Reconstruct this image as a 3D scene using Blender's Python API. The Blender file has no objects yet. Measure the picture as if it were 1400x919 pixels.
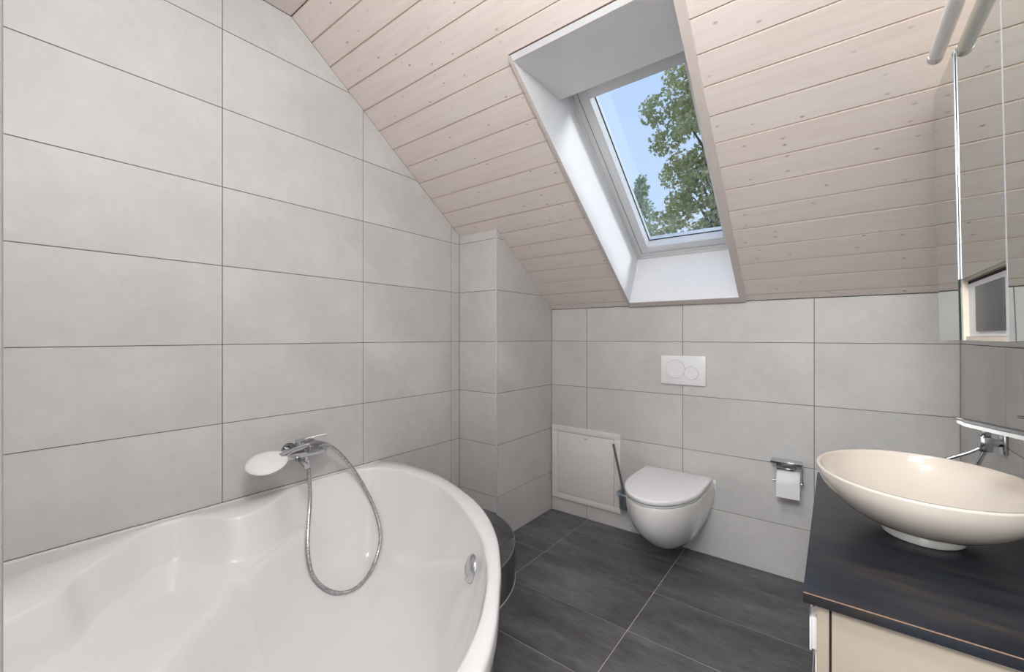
import bpy, bmesh, math, random
import numpy as np
from mathutils import Matrix, Vector
random.seed(7)
C = bpy.context.scene.collection
H = 1.19            # camera height; "rel" heights below are relative to it

# ------------------------------------------------------------------ camera
cam_d = bpy.data.cameras.new('camera'); cam = bpy.data.objects.new('camera', cam_d); C.objects.link(cam)
cam_d.sensor_fit = 'HORIZONTAL'; cam_d.sensor_width = 36.0
cam_d.lens = 572.8 / 1400 * 36.0
cam_d.clip_start = 0.02
cam.location = (0, 0, H)
cam.rotation_euler = (math.radians(90), 0, math.radians(37.54))
bpy.context.scene.camera = cam

# ------------------------------------------------------------------ world, sun, exposure
sc = bpy.context.scene
sc.view_settings.view_transform = 'Standard'; sc.view_settings.look = 'None'
sc.view_settings.gamma = 1.0; sc.view_settings.exposure = 0.06
sc.view_settings.use_curve_mapping = False
w = bpy.data.worlds.new('world'); sc.world = w; w.use_nodes = True
nt = w.node_tree; nt.nodes.clear()
wo = nt.nodes.new('ShaderNodeOutputWorld'); bg = nt.nodes.new('ShaderNodeBackground')
tc = nt.nodes.new('ShaderNodeTexCoord'); sp = nt.nodes.new('ShaderNodeSeparateXYZ'); cr = nt.nodes.new('ShaderNodeValToRGB')
nt.links.new(tc.outputs['Generated'], sp.inputs[0]); nt.links.new(sp.outputs['Z'], cr.inputs[0])
cr.color_ramp.elements[0].position = 0.0; cr.color_ramp.elements[0].color = (0.66, 0.80, 1.0, 1)
cr.color_ramp.elements[1].position = 0.9; cr.color_ramp.elements[1].color = (0.42, 0.60, 0.98, 1)
nt.links.new(cr.outputs[0], bg.inputs[0]); bg.inputs[1].default_value = 1.10
nt.links.new(bg.outputs[0], wo.inputs[0])

def light(name, kind, loc, energy, color=(1, 1, 1), size=0.3, rot=(0, 0, 0), shape='DISK', spot=None, blend=0.6):
    d = bpy.data.lights.new(name, kind); o = bpy.data.objects.new(name, d); C.objects.link(o)
    d.energy = energy; d.color = color; o.location = loc; o.rotation_euler = rot
    if kind == 'AREA': d.shape = shape; d.size = size
    elif kind == 'SPOT': d.spot_size = spot; d.spot_blend = blend; d.shadow_soft_size = size
    elif kind == 'SUN': d.angle = size
    return o
sun = light('sun', 'SUN', (8, 2, 6), 2.5, (1.0, 0.99, 0.975), math.radians(14))
sun.rotation_euler = Vector((.779, .32, .538)).to_track_quat('Z', 'Y').to_euler()
# basin spot in the flat ceiling; room and hall lights are added fill, unseen
light('added_room_fill', 'POINT', (-0.36, 0.28, 2.34), 32, (0.965, 0.985, 1.0)).data.shadow_soft_size = 0.12  # added point light, brightens the sloping planks from out of view
light('ceiling_light_basin', 'AREA', (-0.12, 0.70, 2.535), 1.2, (1.0, 0.90, 0.78), 0.10)
light('added_hall_fill', 'AREA', (-0.15, -1.0, 2.35), 104, (0.93, 0.965, 1.0), 1.0)  # added area fill behind the camera, shining in from the hall

# ------------------------------------------------------------------ materials
def rgb(h):
    v = [int(h[i:i+2], 16) / 255 for i in (0, 2, 4)]
    return tuple(x / 12.92 if x <= .04045 else ((x + .055) / 1.055) ** 2.4 for x in v) + (1,)
def base(name):
    m = bpy.data.materials.new(name); m.use_nodes = True
    n = m.node_tree.nodes; return m, m.node_tree, n['Principled BSDF']
def mixrgb(nt, f, a, b, kind='MIX'):
    x = nt.nodes.new('ShaderNodeMix'); x.data_type = 'RGBA'; x.blend_type = kind
    for s, v in ((0, f), (6, a), (7, b)):
        if hasattr(v, 'links'): nt.links.new(v, x.inputs[s])
        else: x.inputs[s].default_value = v
    return x.outputs[2]
def ramp(nt, f, stops):
    r = nt.nodes.new('ShaderNodeValToRGB'); nt.links.new(f, r.inputs[0])
    e = r.color_ramp.elements
    while len(e) < len(stops): e.new(0.5)
    for k, (p, c) in enumerate(stops): e[k].position = p; e[k].color = c
    return r.outputs[0]
def coords(nt, kind='world', scale=(1, 1, 1), rnd=False):
    if kind == 'world':
        g = nt.nodes.new('ShaderNodeNewGeometry').outputs['Position']
    else: g = nt.nodes.new('ShaderNodeTexCoord').outputs['Object']
    mp = nt.nodes.new('ShaderNodeMapping'); nt.links.new(g, mp.inputs[0]); mp.inputs['Scale'].default_value = scale
    if rnd:
        oi = nt.nodes.new('ShaderNodeObjectInfo'); ml = nt.nodes.new('ShaderNodeMath'); ml.operation = 'MULTIPLY'
        nt.links.new(oi.outputs['Random'], ml.inputs[0]); ml.inputs[1].default_value = 37.0
        nt.links.new(ml.outputs[0], mp.inputs['Location'])
    return mp.outputs[0]
def noise(nt, co, scale, detail=4, rough=.55):
    n = nt.nodes.new('ShaderNodeTexNoise'); nt.links.new(co, n.inputs['Vector'])
    n.inputs['Scale'].default_value = scale; n.inputs['Detail'].default_value = detail; n.inputs['Roughness'].default_value = rough
    return n.outputs['Fac']
def bump(nt, b, h, strength, dist=.002):
    x = nt.nodes.new('ShaderNodeBump'); x.inputs['Strength'].default_value = strength; x.inputs['Distance'].default_value = dist
    nt.links.new(h, x.inputs['Height']); nt.links.new(x.outputs[0], b.inputs['Normal'])
def plain(name, col, rough=.5, metal=0, coat=0, var=0.03, spec=.5):
    m, nt, b = base(name)
    f = noise(nt, coords(nt, 'world'), 9, 3)
    c = rgb(col) if isinstance(col, str) else col
    d = tuple(x * (1 - 2 * var) for x in c[:3]) + (1,)
    nt.links.new(mixrgb(nt, f, c, d), b.inputs['Base Color'])
    b.inputs['Roughness'].default_value = rough; b.inputs['Metallic'].default_value = metal
    b.inputs['Coat Weight'].default_value = coat; b.inputs['Coat Roughness'].default_value = .05
    b.inputs['Specular IOR Level'].default_value = spec
    return m
def tile_mat(name, c1, c2, c3, rough=.42, stretch=(1, 1, 1), sc1=3.0):
    m, nt, b = base(name)
    co = coords(nt, 'world', stretch, True)
    f1 = noise(nt, co, sc1, 5, .6); f2 = noise(nt, co, sc1 * 9, 4, .6)
    a = ramp(nt, f1, [(.30, rgb(c1)), (.52, rgb(c2)), (.74, rgb(c3))])
    c = mixrgb(nt, .22, a, ramp(nt, f2, [(.35, rgb(c1)), (.7, rgb(c3))]))
    nt.links.new(c, b.inputs['Base Color']); b.inputs['Roughness'].default_value = rough
    bump(nt, b, f2, .08, .001)
    return m
M = {}
M['tile'] = tile_mat('pale_stone_tile', 'c3c2c0', 'cdcbc9', 'd7d5d3', .5)
M['grout'] = plain('dark_grout', '6f6c68', .9)
M['dark_tile'] = tile_mat('anthracite_tile', '403e40', '5f5d61', '807f84', .5, (1.0, 3.2, 1.0), 2.6)
M['pale_grout'] = plain('pale_grout', 'c6c5c3', .8)
M['white_paint'] = plain('white_paint', 'e9e9ea', .45)
M['frame'] = plain('window_white', 'dcdcdc', .35)
M['ceramic'] = plain('white_ceramic', 'f1efed', .07, 0, .6, .01)
M['acrylic'] = plain('white_acrylic', 'f2f1f1', .12, 0, .5, .01)
M['cream_ceramic'] = plain('basin_ceramic', 'e2d8cc', .10, 0, .6, .01)
M['white_plastic'] = plain('white_plastic', 'f3f2f2', .25)
M['panel'] = plain('access_panel_white', 'ece6e3', .4)
M['chrome'] = plain('chrome', 'c9cbd0', .10, 1.0, 0, .02)
M['steel'] = plain('brushed_steel', 'a4a4a6', .3, 1.0)
M['grey_metal'] = plain('grey_metal', '909296', .4, .6)
M['reveal'] = plain('grey_reveal', 'a9aaae', .6)
M['rubber'] = plain('black_rubber', '1d2024', .6)
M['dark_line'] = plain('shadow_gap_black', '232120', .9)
M['blackwood'] = None
M['cab'] = plain('beige_laminate', 'ac9f8f', .45)
M['wornedge'] = plain('worn_edge', '8a6c55', .5)
M['bristle'] = plain('black_bristle', '26282b', .8)
M['paper'] = plain('toilet_paper', 'eceaec', .9)
M['tube'] = plain('frosted_tube', 'f1eeea', .3)
M['bark'] = plain('bark', '5b4a3b', .9, 0, 0, .2)
M['soil'] = plain('garden_ground', '5a6b3c', .95, 0, 0, .2)
M['hall'] = plain('hall_paint', 'e2e0dc', .8)
M['niche'] = plain('niche_white', 'e8e9ee', .35)
M['beige'] = plain('niche_beige', 'eadfce', .4)
M['dglass'] = plain('dark_glass', '5a5a5c', .35, 0, 0, .01, .15)
M['gedge'] = plain('glass_edge', '2f3f3b', .15)
M['bedge'] = plain('bright_edge', 'dfe7f2', .2, .2)
# black stained counter
m, nt_, b = base('black_slate_wood'); co = coords(nt_, 'world', (1.0, 5.0, 1.0))
f = noise(nt_, co, 5, 6, .65)
nt_.links.new(ramp(nt_, f, [(.30, rgb('101218')), (.48, rgb('1e222c')), (.60, rgb('2c2825')), (.78, rgb('4a4646'))]), b.inputs['Base Color'])  # the blue tones put the counter's bluish sheen into its base colour
b.inputs['Roughness'].default_value = .36; bump(nt_, b, f, .15, .001); M['blackwood'] = m
# whitewashed spruce
def wood_mat():
    m, nt, b = base('whitewashed_spruce')
    co = coords(nt, 'object', (1, 1, 1), True)
    mp = nt.nodes.new('ShaderNodeMapping'); nt.links.new(co, mp.inputs[0]); mp.inputs['Scale'].default_value = (2.2, 34, 6)
    g = noise(nt, mp.outputs[0], 1.6, 6, .6)
    g2 = noise(nt, co, 2.2, 3, .5)
    col = ramp(nt, g, [(.30, rgb('e4d6cf')), (.55, rgb('ebe0d9')), (.75, rgb('f0e7e1'))])
    col = mixrgb(nt, .35, col, ramp(nt, g2, [(.35, rgb('e8d9d0')), (.65, rgb('ece3de'))]))
    # knots
    mk = nt.nodes.new('ShaderNodeMapping'); nt.links.new(co, mk.inputs[0]); mk.inputs['Scale'].default_value = (8.5, 17, 0.01)
    vo = nt.nodes.new('ShaderNodeTexVoronoi'); vo.voronoi_dimensions = '2D'; vo.inputs['Scale'].default_value = 1.0; vo.inputs['Randomness'].default_value = 1.0
    nt.links.new(mk.outputs[0], vo.inputs['Vector'])
    wob = noise(nt, co, 60, 2)
    ad = nt.nodes.new('ShaderNodeMath'); ad.operation = 'MULTIPLY_ADD'; nt.links.new(wob, ad.inputs[0]); ad.inputs[1].default_value = .09
    nt.links.new(vo.outputs['Distance'], ad.inputs[2])
    kf = ramp(nt, ad.outputs[0], [(.06, (1, 1, 1, 1)), (.125, (0, 0, 0, 1))])
    sepc = nt.nodes.new('ShaderNodeSeparateColor'); nt.links.new(vo.outputs['Color'], sepc.inputs[0])
    sel = ramp(nt, sepc.outputs[0], [(.50, (0, 0, 0, 1)), (.95, (.85, .85, .85, 1))])
    mu = mixrgb(nt, 1.0, kf, sel, 'MULTIPLY')
    col = mixrgb(nt, mu, col, rgb('8e8079'))
    nt.links.new(col, b.inputs['Base Color']); b.inputs['Roughness'].default_value = .5
    bump(nt, b, g, .12, .001)
    return m
M['wood'] = wood_mat()
M['lining'] = plain('lining_white_board', 'f0eff0', .4, 0, 0, .03)
M['trimwood'] = plain('pinkish_lining_edge', 'd6cac4', .5)
M['groovewood'] = plain('bare_wood_in_grooves', 'd8c6ba', .6)
M['groove'] = plain('groove_brown', '8a7566', .9)
# mirror, pane, frosted glass
def mirror_mat():
    m = bpy.data.materials.new('mirror'); m.use_nodes = True; nt = m.node_tree; nt.nodes.clear()
    o = nt.nodes.new('ShaderNodeOutputMaterial'); g = nt.nodes.new('ShaderNodeBsdfAnisotropic')
    g.inputs['Color'].default_value = (.80, .83, .81, 1); g.inputs['Roughness'].default_value = .015
    nt.links.new(g.outputs[0], o.inputs[0]); return m
M['mirror'] = mirror_mat()
def pane_mat(name, tint, fac=.06, rough=0.0):
    m = bpy.data.materials.new(name); m.use_nodes = True; nt = m.node_tree; nt.nodes.clear()
    o = nt.nodes.new('ShaderNodeOutputMaterial'); t = nt.nodes.new('ShaderNodeBsdfTransparent'); t.inputs[0].default_value = tint
    g = nt.nodes.new('ShaderNodeBsdfAnisotropic'); g.inputs['Roughness'].default_value = rough; g.inputs['Color'].default_value = (.9, .95, 1, 1)
    mx = nt.nodes.new('ShaderNodeMixShader'); mx.inputs[0].default_value = fac
    nt.links.new(t.outputs[0], mx.inputs[1]); nt.links.new(g.outputs[0], mx.inputs[2]); nt.links.new(mx.outputs[0], o.inputs[0]); return m
M['pane'] = pane_mat('window_glass', (.96, .98, .98, 1), .05)
M['frost'] = pane_mat('frosted_glass', (.86, .90, .94, 1), .28, .35)
# leaves
def leaf_mat(name, a, b_, c):
    m, nt, b = base(name); f = noise(nt, coords(nt, 'world'), 1.6, 4, .7)
    nt.links.new(ramp(nt, f, [(.3, rgb(a)), (.5, rgb(b_)), (.72, rgb(c))]), b.inputs['Base Color'])
    b.inputs['Roughness'].default_value = .5
    b.inputs['Subsurface Weight'].default_value = 0
    tr = nt.nodes.new('ShaderNodeBsdfTranslucent'); tr.inputs[0].default_value = rgb(c)
    mx = nt.nodes.new('ShaderNodeMixShader'); mx.inputs[0].default_value = .35
    out = nt.nodes['Material Output']
    nt.links.new(b.outputs[0], mx.inputs[1]); nt.links.new(tr.outputs[0], mx.inputs[2]); nt.links.new(mx.outputs[0], out.inputs[0])
    return m
M['leaf'] = leaf_mat('maple_leaves', '84906a', 'a9ad80', 'd6cd9e')
M['leaf2'] = leaf_mat('pale_leaves', '7d9378', '9dae92', 'bfc6a6')

# ------------------------------------------------------------------ mesh helpers
def link(o, parent=None):
    C.objects.link(o)
    if parent is not None: o.parent = parent
    return o
def mesh(name, verts, faces, mat, parent=None, smooth=False):
    me = bpy.data.meshes.new(name); me.from_pydata([tuple(v) for v in verts], [], faces); me.update()
    mats = mat if isinstance(mat, list) else [mat]
    for x in mats: me.materials.append(x)
    o = bpy.data.objects.new(name, me); link(o, parent)
    bmm = bmesh.new(); bmm.from_mesh(me); bmesh.ops.recalc_face_normals(bmm, faces=bmm.faces); bmm.to_mesh(me); bmm.free()
    if smooth: shade(o)
    return o
def shade(o, ang=35):
    me = o.data
    for p in me.polygons: p.use_smooth = True
    try: me.set_sharp_from_angle(angle=math.radians(ang))
    except Exception: pass
def fin(name, bm, mat, parent=None, smooth=True, ang=35):
    me = bpy.data.meshes.new(name); bmesh.ops.recalc_face_normals(bm, faces=bm.faces); bm.to_mesh(me); bm.free()
    me.materials.append(mat); o = bpy.data.objects.new(name, me); link(o, parent)
    if smooth: shade(o, ang)
    return o
def add_box(bm, x0, x1, y0, y1, z0, z1, bev=0, seg=2):
    r = bmesh.ops.create_cube(bm, size=1)
    vs = r['verts']
    for v in vs: v.co = Vector(((x0 + x1) / 2 + v.co.x * (x1 - x0), (y0 + y1) / 2 + v.co.y * (y1 - y0), (z0 + z1) / 2 + v.co.z * (z1 - z0)))
    if bev > 0:
        es = list({e for v in vs for e in v.link_edges})
        bmesh.ops.bevel(bm, geom=es, offset=bev, segments=seg, affect='EDGES', profile=.5)
def box(name, x0, x1, y0, y1, z0, z1, mat, parent=None, bev=0, seg=2):
    bm = bmesh.new(); add_box(bm, x0, x1, y0, y1, z0, z1, bev, seg)
    return fin(name, bm, mat, parent, bev > 0)
def add_cyl(bm, p0, p1, r0, r1=None, n=24, caps=True):
    r1 = r0 if r1 is None else r1
    p0, p1 = Vector(p0), Vector(p1); d = (p1 - p0).normalized()
    a = d.orthogonal().normalized(); b_ = d.cross(a)
    A = [bm.verts.new(p0 + (a * math.cos(t) + b_ * math.sin(t)) * r0) for t in [2 * math.pi * i / n for i in range(n)]]
    B = [bm.verts.new(p1 + (a * math.cos(t) + b_ * math.sin(t)) * r1) for t in [2 * math.pi * i / n for i in range(n)]]
    for i in range(n): bm.faces.new((A[i], A[(i + 1) % n], B[(i + 1) % n], B[i]))
    if caps: bm.faces.new(A[::-1]); bm.faces.new(B)
def cyl(name, p0, p1, r0, mat, parent=None, r1=None, n=24, bev=0):
    bm = bmesh.new(); add_cyl(bm, p0, p1, r0, r1, n)
    if bev > 0:
        es = [e for e in bm.edges if any(len(f.verts) > 4 for f in e.link_faces)]
        bmesh.ops.bevel(bm, geom=es, offset=bev, segments=2, affect='EDGES')
    return fin(name, bm, mat, parent, True)
def spline(pts, n, closed=False):
    P = np.array(pts, float); m = len(P); out = []
    segs = m if closed else m - 1
    for s in range(segs):
        if closed: p = [P[(s + k - 1) % m] for k in range(4)]
        else: p = [P[max(s - 1, 0)], P[s], P[s + 1], P[min(s + 2, m - 1)]]
        for i in range(n):
            t = i / n
            out.append(.5 * ((2 * p[1]) + (-p[0] + p[2]) * t + (2 * p[0] - 5 * p[1] + 4 * p[2] - p[3]) * t * t + (-p[0] + 3 * p[1] - 3 * p[2] + p[3]) * t ** 3))
    if not closed: out.append(P[-1])
    return np.array(out)
def add_tube(bm, pts, r, n=12):
    P = [Vector(p) for p in pts]; rings = []
    up = None
    for i, p in enumerate(P):
        d = (P[min(i + 1, len(P) - 1)] - P[max(i - 1, 0)]).normalized()
        if up is None: up = d.orthogonal().normalized()
        up = (up - d * up.dot(d)).normalized(); s = d.cross(up)
        rr = r(i / (len(P) - 1)) if callable(r) else r
        rings.append([bm.verts.new(p + (up * math.cos(t) + s * math.sin(t)) * rr) for t in [2 * math.pi * k / n for k in range(n)]])
    for A, B in zip(rings, rings[1:]):
        for k in range(n): bm.faces.new((A[k], A[(k + 1) % n], B[(k + 1) % n], B[k]))
    bm.faces.new(rings[0][::-1]); bm.faces.new(rings[-1])
def loft(name, rings, mat, parent=None, cap0=True, cap1=True, closed_loop=False, ang=35):
    n = len(rings[0]); vs = [v for r in rings for v in r]; fs = []
    k = len(rings)
    for i in range(k if closed_loop else k - 1):
        a, b_ = i * n, ((i + 1) % k) * n
        for j in range(n): fs.append((a + j, a + (j + 1) % n, b_ + (j + 1) % n, b_ + j))
    if cap0 and not closed_loop: fs.append(tuple(range(n))[::-1])
    if cap1 and not closed_loop: fs.append(tuple(range((k - 1) * n, k * n)))
    o = mesh(name, vs, fs, mat, parent, False); shade(o, ang); return o
def thing(name, label, cat, loc=(0, 0, 0), group=None):
    o = bpy.data.objects.new(name, None); o.location = loc; o.empty_display_size = .05; C.objects.link(o)
    o['label'] = label; o['category'] = cat
    if group: o['group'] = group
    return o
def tag(o, label, cat, group=None):
    o['label'] = label; o['category'] = cat
    if group: o['group'] = group
    return o
def struct(o, label=None, cat=None):
    o['kind'] = 'structure'
    if label: o['label'] = label
    if cat: o['category'] = cat
    return o
def at(root, *objs):            # keep world placement of parts modelled in world space under a moved root
    for o in objs: o.parent = root; o.matrix_parent_inverse = Matrix.Translation(-root.location)

# ------------------------------------------------------------------ room numbers
XL, XR, YB, YN = -1.843, .407, 2.456, -.20
XC, YC = -1.543, 1.862                     # pipe chase corner
SL = .739; NN = math.sqrt(1 + SL * SL)
ZK = H + .18                               # knee wall top
YCR, ZF = .847, H + 1.369                  # crease to flat ceiling
def zc(y): return min(ZK + (YB - y) * SL, ZF)

# ------------------------------------------------------------------ tiled surfaces
def clip(poly, axis, val, keep_greater):
    out = []
    for i in range(len(poly)):
        a, b_ = poly[i], poly[(i + 1) % len(poly)]
        ia = (a[axis] >= val) if keep_greater else (a[axis] <= val)
        ib = (b_[axis] >= val) if keep_greater else (b_[axis] <= val)
        if ia: out.append(a)
        if ia != ib:
            t = (val - a[axis]) / (b_[axis] - a[axis])
            out.append((a[0] + (b_[0] - a[0]) * t, a[1] + (b_[1] - a[1]) * t))
    return out
def prism(poly, w0, w1):
    n = len(poly)
    vs = [(u, v, w0) for u, v in poly] + [(u, v, w1) for u, v in poly]
    fs = [tuple(range(n))[::-1], tuple(range(n, 2 * n))] + [(i, (i + 1) % n, n + (i + 1) % n, n + i) for i in range(n)]
    return vs, fs
cache = {}
def bevtop(poly, w0, w1, bv):
    # prism with a small chamfer round the visible face (convex polygon)
    n = len(poly); cx = sum(p[0] for p in poly) / n; cy = sum(p[1] for p in poly) / n
    ins = []
    for i in range(n):
        a, b_, c = poly[i - 1], poly[i], poly[(i + 1) % n]
        e1 = Vector((b_[0] - a[0], b_[1] - a[1])); e2 = Vector((c[0] - b_[0], c[1] - b_[1]))
        if e1.length < 1e-6 or e2.length < 1e-6: ins.append(b_); continue
        n1 = Vector((-e1.y, e1.x)).normalized(); n2 = Vector((-e2.y, e2.x)).normalized()
        if n1.dot(Vector((cx, cy)) - Vector(b_)) < 0: n1 = -n1
        if n2.dot(Vector((cx, cy)) - Vector(b_)) < 0: n2 = -n2
        d = (n1 + n2) / max(1 + n1.dot(n2), .4)
        ins.append((b_[0] + d.x * bv, b_[1] + d.y * bv))
    vs = [(u, v, w0) for u, v in poly] + [(u, v, w1 - bv) for u, v in poly] + [(u, v, w1) for u, v in ins]
    fs = [tuple(range(n))[::-1], tuple(range(2 * n, 3 * n))]
    for k in (0, 1): fs += [(k * n + i, k * n + (i + 1) % n, (k + 1) * n + (i + 1) % n, (k + 1) * n + i) for i in range(n)]
    return vs, fs
def tiled(wallname, O, U, V, poly, uj, vj, tmat, gmat, gap=.0028, back=.06, kind_name='tile', thick=.008, tname='tile', structure=True, parent=None, bpoly=None):
    """a wall slab in its own frame (U, V, W=UxV faces the room) and one object per tile"""
    U, V = Vector(U), Vector(V); W = U.cross(V)
    if bpoly is None:
        mu = (min(p[0] for p in poly), max(p[0] for p in poly)); mv = (min(p[1] for p in poly), max(p[1] for p in poly))
        bpoly = [(u + (-.03 if abs(u - mu[0]) < 1e-4 else .03 if abs(u - mu[1]) < 1e-4 else 0), v + (-.03 if abs(v - mv[0]) < 1e-4 else .0125)) for u, v in poly]
    vs, fs = prism(bpoly, -thick - back, -thick + .0062)
    w_ = mesh(wallname, vs, fs, gmat, parent)
    w_.matrix_world = Matrix(((U.x, V.x, W.x, O[0]), (U.y, V.y, W.y, O[1]), (U.z, V.z, W.z, O[2]), (0, 0, 0, 1)))
    if structure: w_['kind'] = 'structure'
    us = [p[0] for p in poly]; vv = [p[1] for p in poly]
    ub = [min(us)] + sorted(u for u in uj if min(us) + .004 < u < max(us) - .004) + [max(us)]
    vb = [min(vv)] + sorted(v for v in vj if min(vv) + .004 < v < max(vv) - .004) + [max(vv)]
    for i in range(len(ub) - 1):
        for j in range(len(vb) - 1):
            p = list(poly)
            for ax, val, g in ((0, ub[i] + (gap / 2), True), (0, ub[i + 1] - gap / 2, False), (1, vb[j] + gap / 2, True), (1, vb[j + 1] - gap / 2, False)):
                if p: p = clip(p, ax, val, g)
            if len(p) < 3: continue
            q = []
            for a in p:
                if not q or (abs(a[0] - q[-1][0]) + abs(a[1] - q[-1][1])) > 1e-5: q.append(a)
            if len(q) < 3: continue
            ar = abs(sum(q[k][0] * q[(k + 1) % len(q)][1] - q[(k + 1) % len(q)][0] * q[k][1] for k in range(len(q)))) / 2
            if ar < 2e-5: continue
            o0 = (min(a[0] for a in q), min(a[1] for a in q))
            key = (tmat.name,) + tuple((round(a[0] - o0[0], 4), round(a[1] - o0[1], 4)) for a in q)
            if key not in cache:
                loc = [(a[0] - o0[0], a[1] - o0[1]) for a in q]
                v2, f2 = bevtop(loc, -thick, 0, .0006)
                me = bpy.data.meshes.new(tname); me.from_pydata(v2, [], f2); me.update(); me.materials.append(tmat)
                bb = bmesh.new(); bb.from_mesh(me); bmesh.ops.recalc_face_normals(bb, faces=bb.faces); bb.to_mesh(me); bb.free()
                cache[key] = me
            t = bpy.data.objects.new(tname, cache[key]); C.objects.link(t); t.parent = w_
            t.location = (o0[0], o0[1], random.uniform(-.0003, .0001))
    return w_
rows = [H - .033 + .3 * k for k in range(-4, 6)]
# left wall: frame origin (XL, YN, 0); U must give UxV=+X : U=+Y, V=+Z -> X
A0 = YN
leftpoly = [(0, 0), (YC - A0, 0), (YC - A0, zc(YC)), (YCR - A0, ZF), (0, ZF)]
wl = tiled('wall_left', (XL, A0, 0), (0, 1, 0), (0, 0, 1), leftpoly, [.592 + .6 * k - A0 for k in range(-2, 4)], rows, M['tile'], M['grout'])
# pipe chase, two faces
wcf = tiled('wall_chase_front', (XL, YC, 0), (1, 0, 0), (0, 0, 1), [(0, 0), (XC - XL, 0), (XC - XL, zc(YC)), (0, zc(YC))], [], rows, M['tile'], M['grout'], back=.04, bpoly=[(-.03, -.02), (XC - XL - .0095, -.02), (XC - XL - .0095, zc(YC) + .012), (-.03, zc(YC) + .012)])
wcs = tiled('wall_chase_side', (XC, YC, 0), (0, 1, 0), (0, 0, 1), [(.0084, 0), (YB - YC, 0), (YB - YC, ZK), (.0084, zc(YC) - .006)], [], rows, M['tile'], M['grout'], back=.04, bpoly=[(.0095, -.02), (YB - YC + .03, -.02), (YB - YC + .03, ZK + .012), (.0095, zc(YC) + .005)])
wb = tiled('wall_back', (XL, YB, 0), (1, 0, 0), (0, 0, 1), [(XC - XL, 0), (XR - XL, 0), (XR - XL, ZK), (XC - XL, ZK)], [-1.2745 + .6 * k - XL for k in range(0, 4)], rows, M['tile'], M['grout'])
# right wall faces -X : U=-Y, V=Z -> UxV = (-1,0,0)
rp = [(0, 0), (YB - YN, 0), (YB - YN, ZF), (YB - YCR, ZF), (0, ZK)]
wr = tiled('wall_right', (XR, YB, 0), (0, -1, 0), (0, 0, 1), rp, [YB - (1.892 - .6 * k) for k in range(0, 4)], rows, M['tile'], M['grout'])
# wall beside the door, behind the camera to the left
wn = tiled('wall_near', (-.29, YN, 0), (-1, 0, 0), (0, 0, 1), [(0, 0), (1.553, 0), (1.553, ZF), (0, ZF)], [.35, .95, 1.55], rows, M['tile'], M['grout'])
# corner profile on the chase
tr = box('trim_1', XC - .0030, XC + .0016, YC - .0016, YC + .0030, 0.17, zc(YC) - .01, M['bedge'])
struct(tr, 'slim pale metal corner profile down the edge of the tiled pipe chase', 'corner trim')
# door reveal beside the camera
tr2 = box('trim_2', -.29, -.25, YN, .0085, 0, ZF - .002, M['reveal'], bev=.0015)
struct(tr2, 'grey vertical door reveal at the left edge of the photo', 'door reveal')
hb = box('wall_hall_back', -1.3, 1.2, -1.75, -1.70, 0, 2.6, M['hall']); struct(hb)
hl = box('wall_hall_left', -1.35, -1.3, -1.75, YN - .07, 0, 2.6, M['hall']); struct(hl)
hr = box('wall_hall_right', 1.2, 1.25, -1.75, YN - .07, 0, 2.6, M['hall']); struct(hr)
hn = box('wall_hall_near', XR, 1.2, YN - .12, YN - .01, 0, 2.6, M['hall']); struct(hn)
hc = box('ceiling_hall', -1.35, 1.25, -1.75, YN, ZF + .03, ZF + .08, M['hall']); struct(hc)
hf = box('floor_hall', -1.35, 1.25, -1.75, YN - .001, -.05, 0, M['dark_tile']); struct(hf)

# floor
fx = [(-1.266 + .603 * k) - XL for k in range(-1, 5)]
fy = [1.942 + .3145 * k - YN for k in range(-8, 3)]
fl = tiled('floor', (XL, YN, 0), (1, 0, 0), (0, 1, 0), [(0, 0), (XR - XL, 0), (XR - XL, YB - YN), (0, YB - YN)], fx, fy, M['dark_tile'], M['pale_grout'], gap=.003, back=.05, tname='floor_tile')

# ------------------------------------------------------------------ ceiling planks
RM = Matrix(((1, 0, 0, 0), (0, -1 / NN, -SL / NN, YB), (0, SL / NN, -1 / NN, ZK), (0, 0, 0, 1)))   # u=x, v=upslope, w=into room
SLEN = (YB - YCR) * NN
WU0, WU1, WV0, WV1 = -.983, -.356, .022, 1.493
def boxes(name, lst, mat, parent, bev=0):
    bm = bmesh.new()
    for b_ in lst: add_box(bm, *b_, bev)
    return fin(name, bm, mat, parent, bev > 0)
T0, T1 = -.075, -.0135
ceil = boxes('ceiling', [(XL - .07, WU0 + .010, -.10, SLEN + .02, T0, T1), (WU1 - .012, XR + .07, -.10, SLEN + .02, T0, T1),
                         (WU0 + .010, WU1 - .012, -.10, WV0 + .012, T0, T1), (WU0 + .010, WU1 - .012, WV1 - .016, SLEN + .02, T0, T1)], M['groove'], None)
ceil.matrix_world = RM; struct(ceil)
PW = .1085
def plank(parent, u0, u1, v0, v1, notch=None, name='plank'):
    g, cw, cd = .0004, .0032, .0026
    L = u1 - u0; y0, y1 = g, v1 - v0 - g
    prof = [(y0, -.0125), (y1, -.0125), (y1, -cd), (y1 - cw, 0), (y0 + cw, 0), (y0, -cd)]
    if y1 - y0 < .03: prof = [(y0, -.0125), (y1, -.0125), (y1, 0), (y0, 0)]
    n = len(prof)
    vs = [(0, a, b_) for a, b_ in prof] + [(L, a, b_) for a, b_ in prof]
    fs = [tuple(range(n)), tuple(range(n, 2 * n))[::-1]] + [(i, (i + 1) % n, n + (i + 1) % n, n + i) for i in range(n)]
    o = mesh(name, vs, fs, [M['wood'], M['groovewood']], None)
    for p in o.data.polygons:
        if len(p.vertices) == 4 and .2 < abs(p.normal.y) < .95: p.material_index = 1
    o.parent = parent; o.location = (u0, v0, random.uniform(-.0007, .0003))
    return o
k = 0; v1 = SLEN
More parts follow.
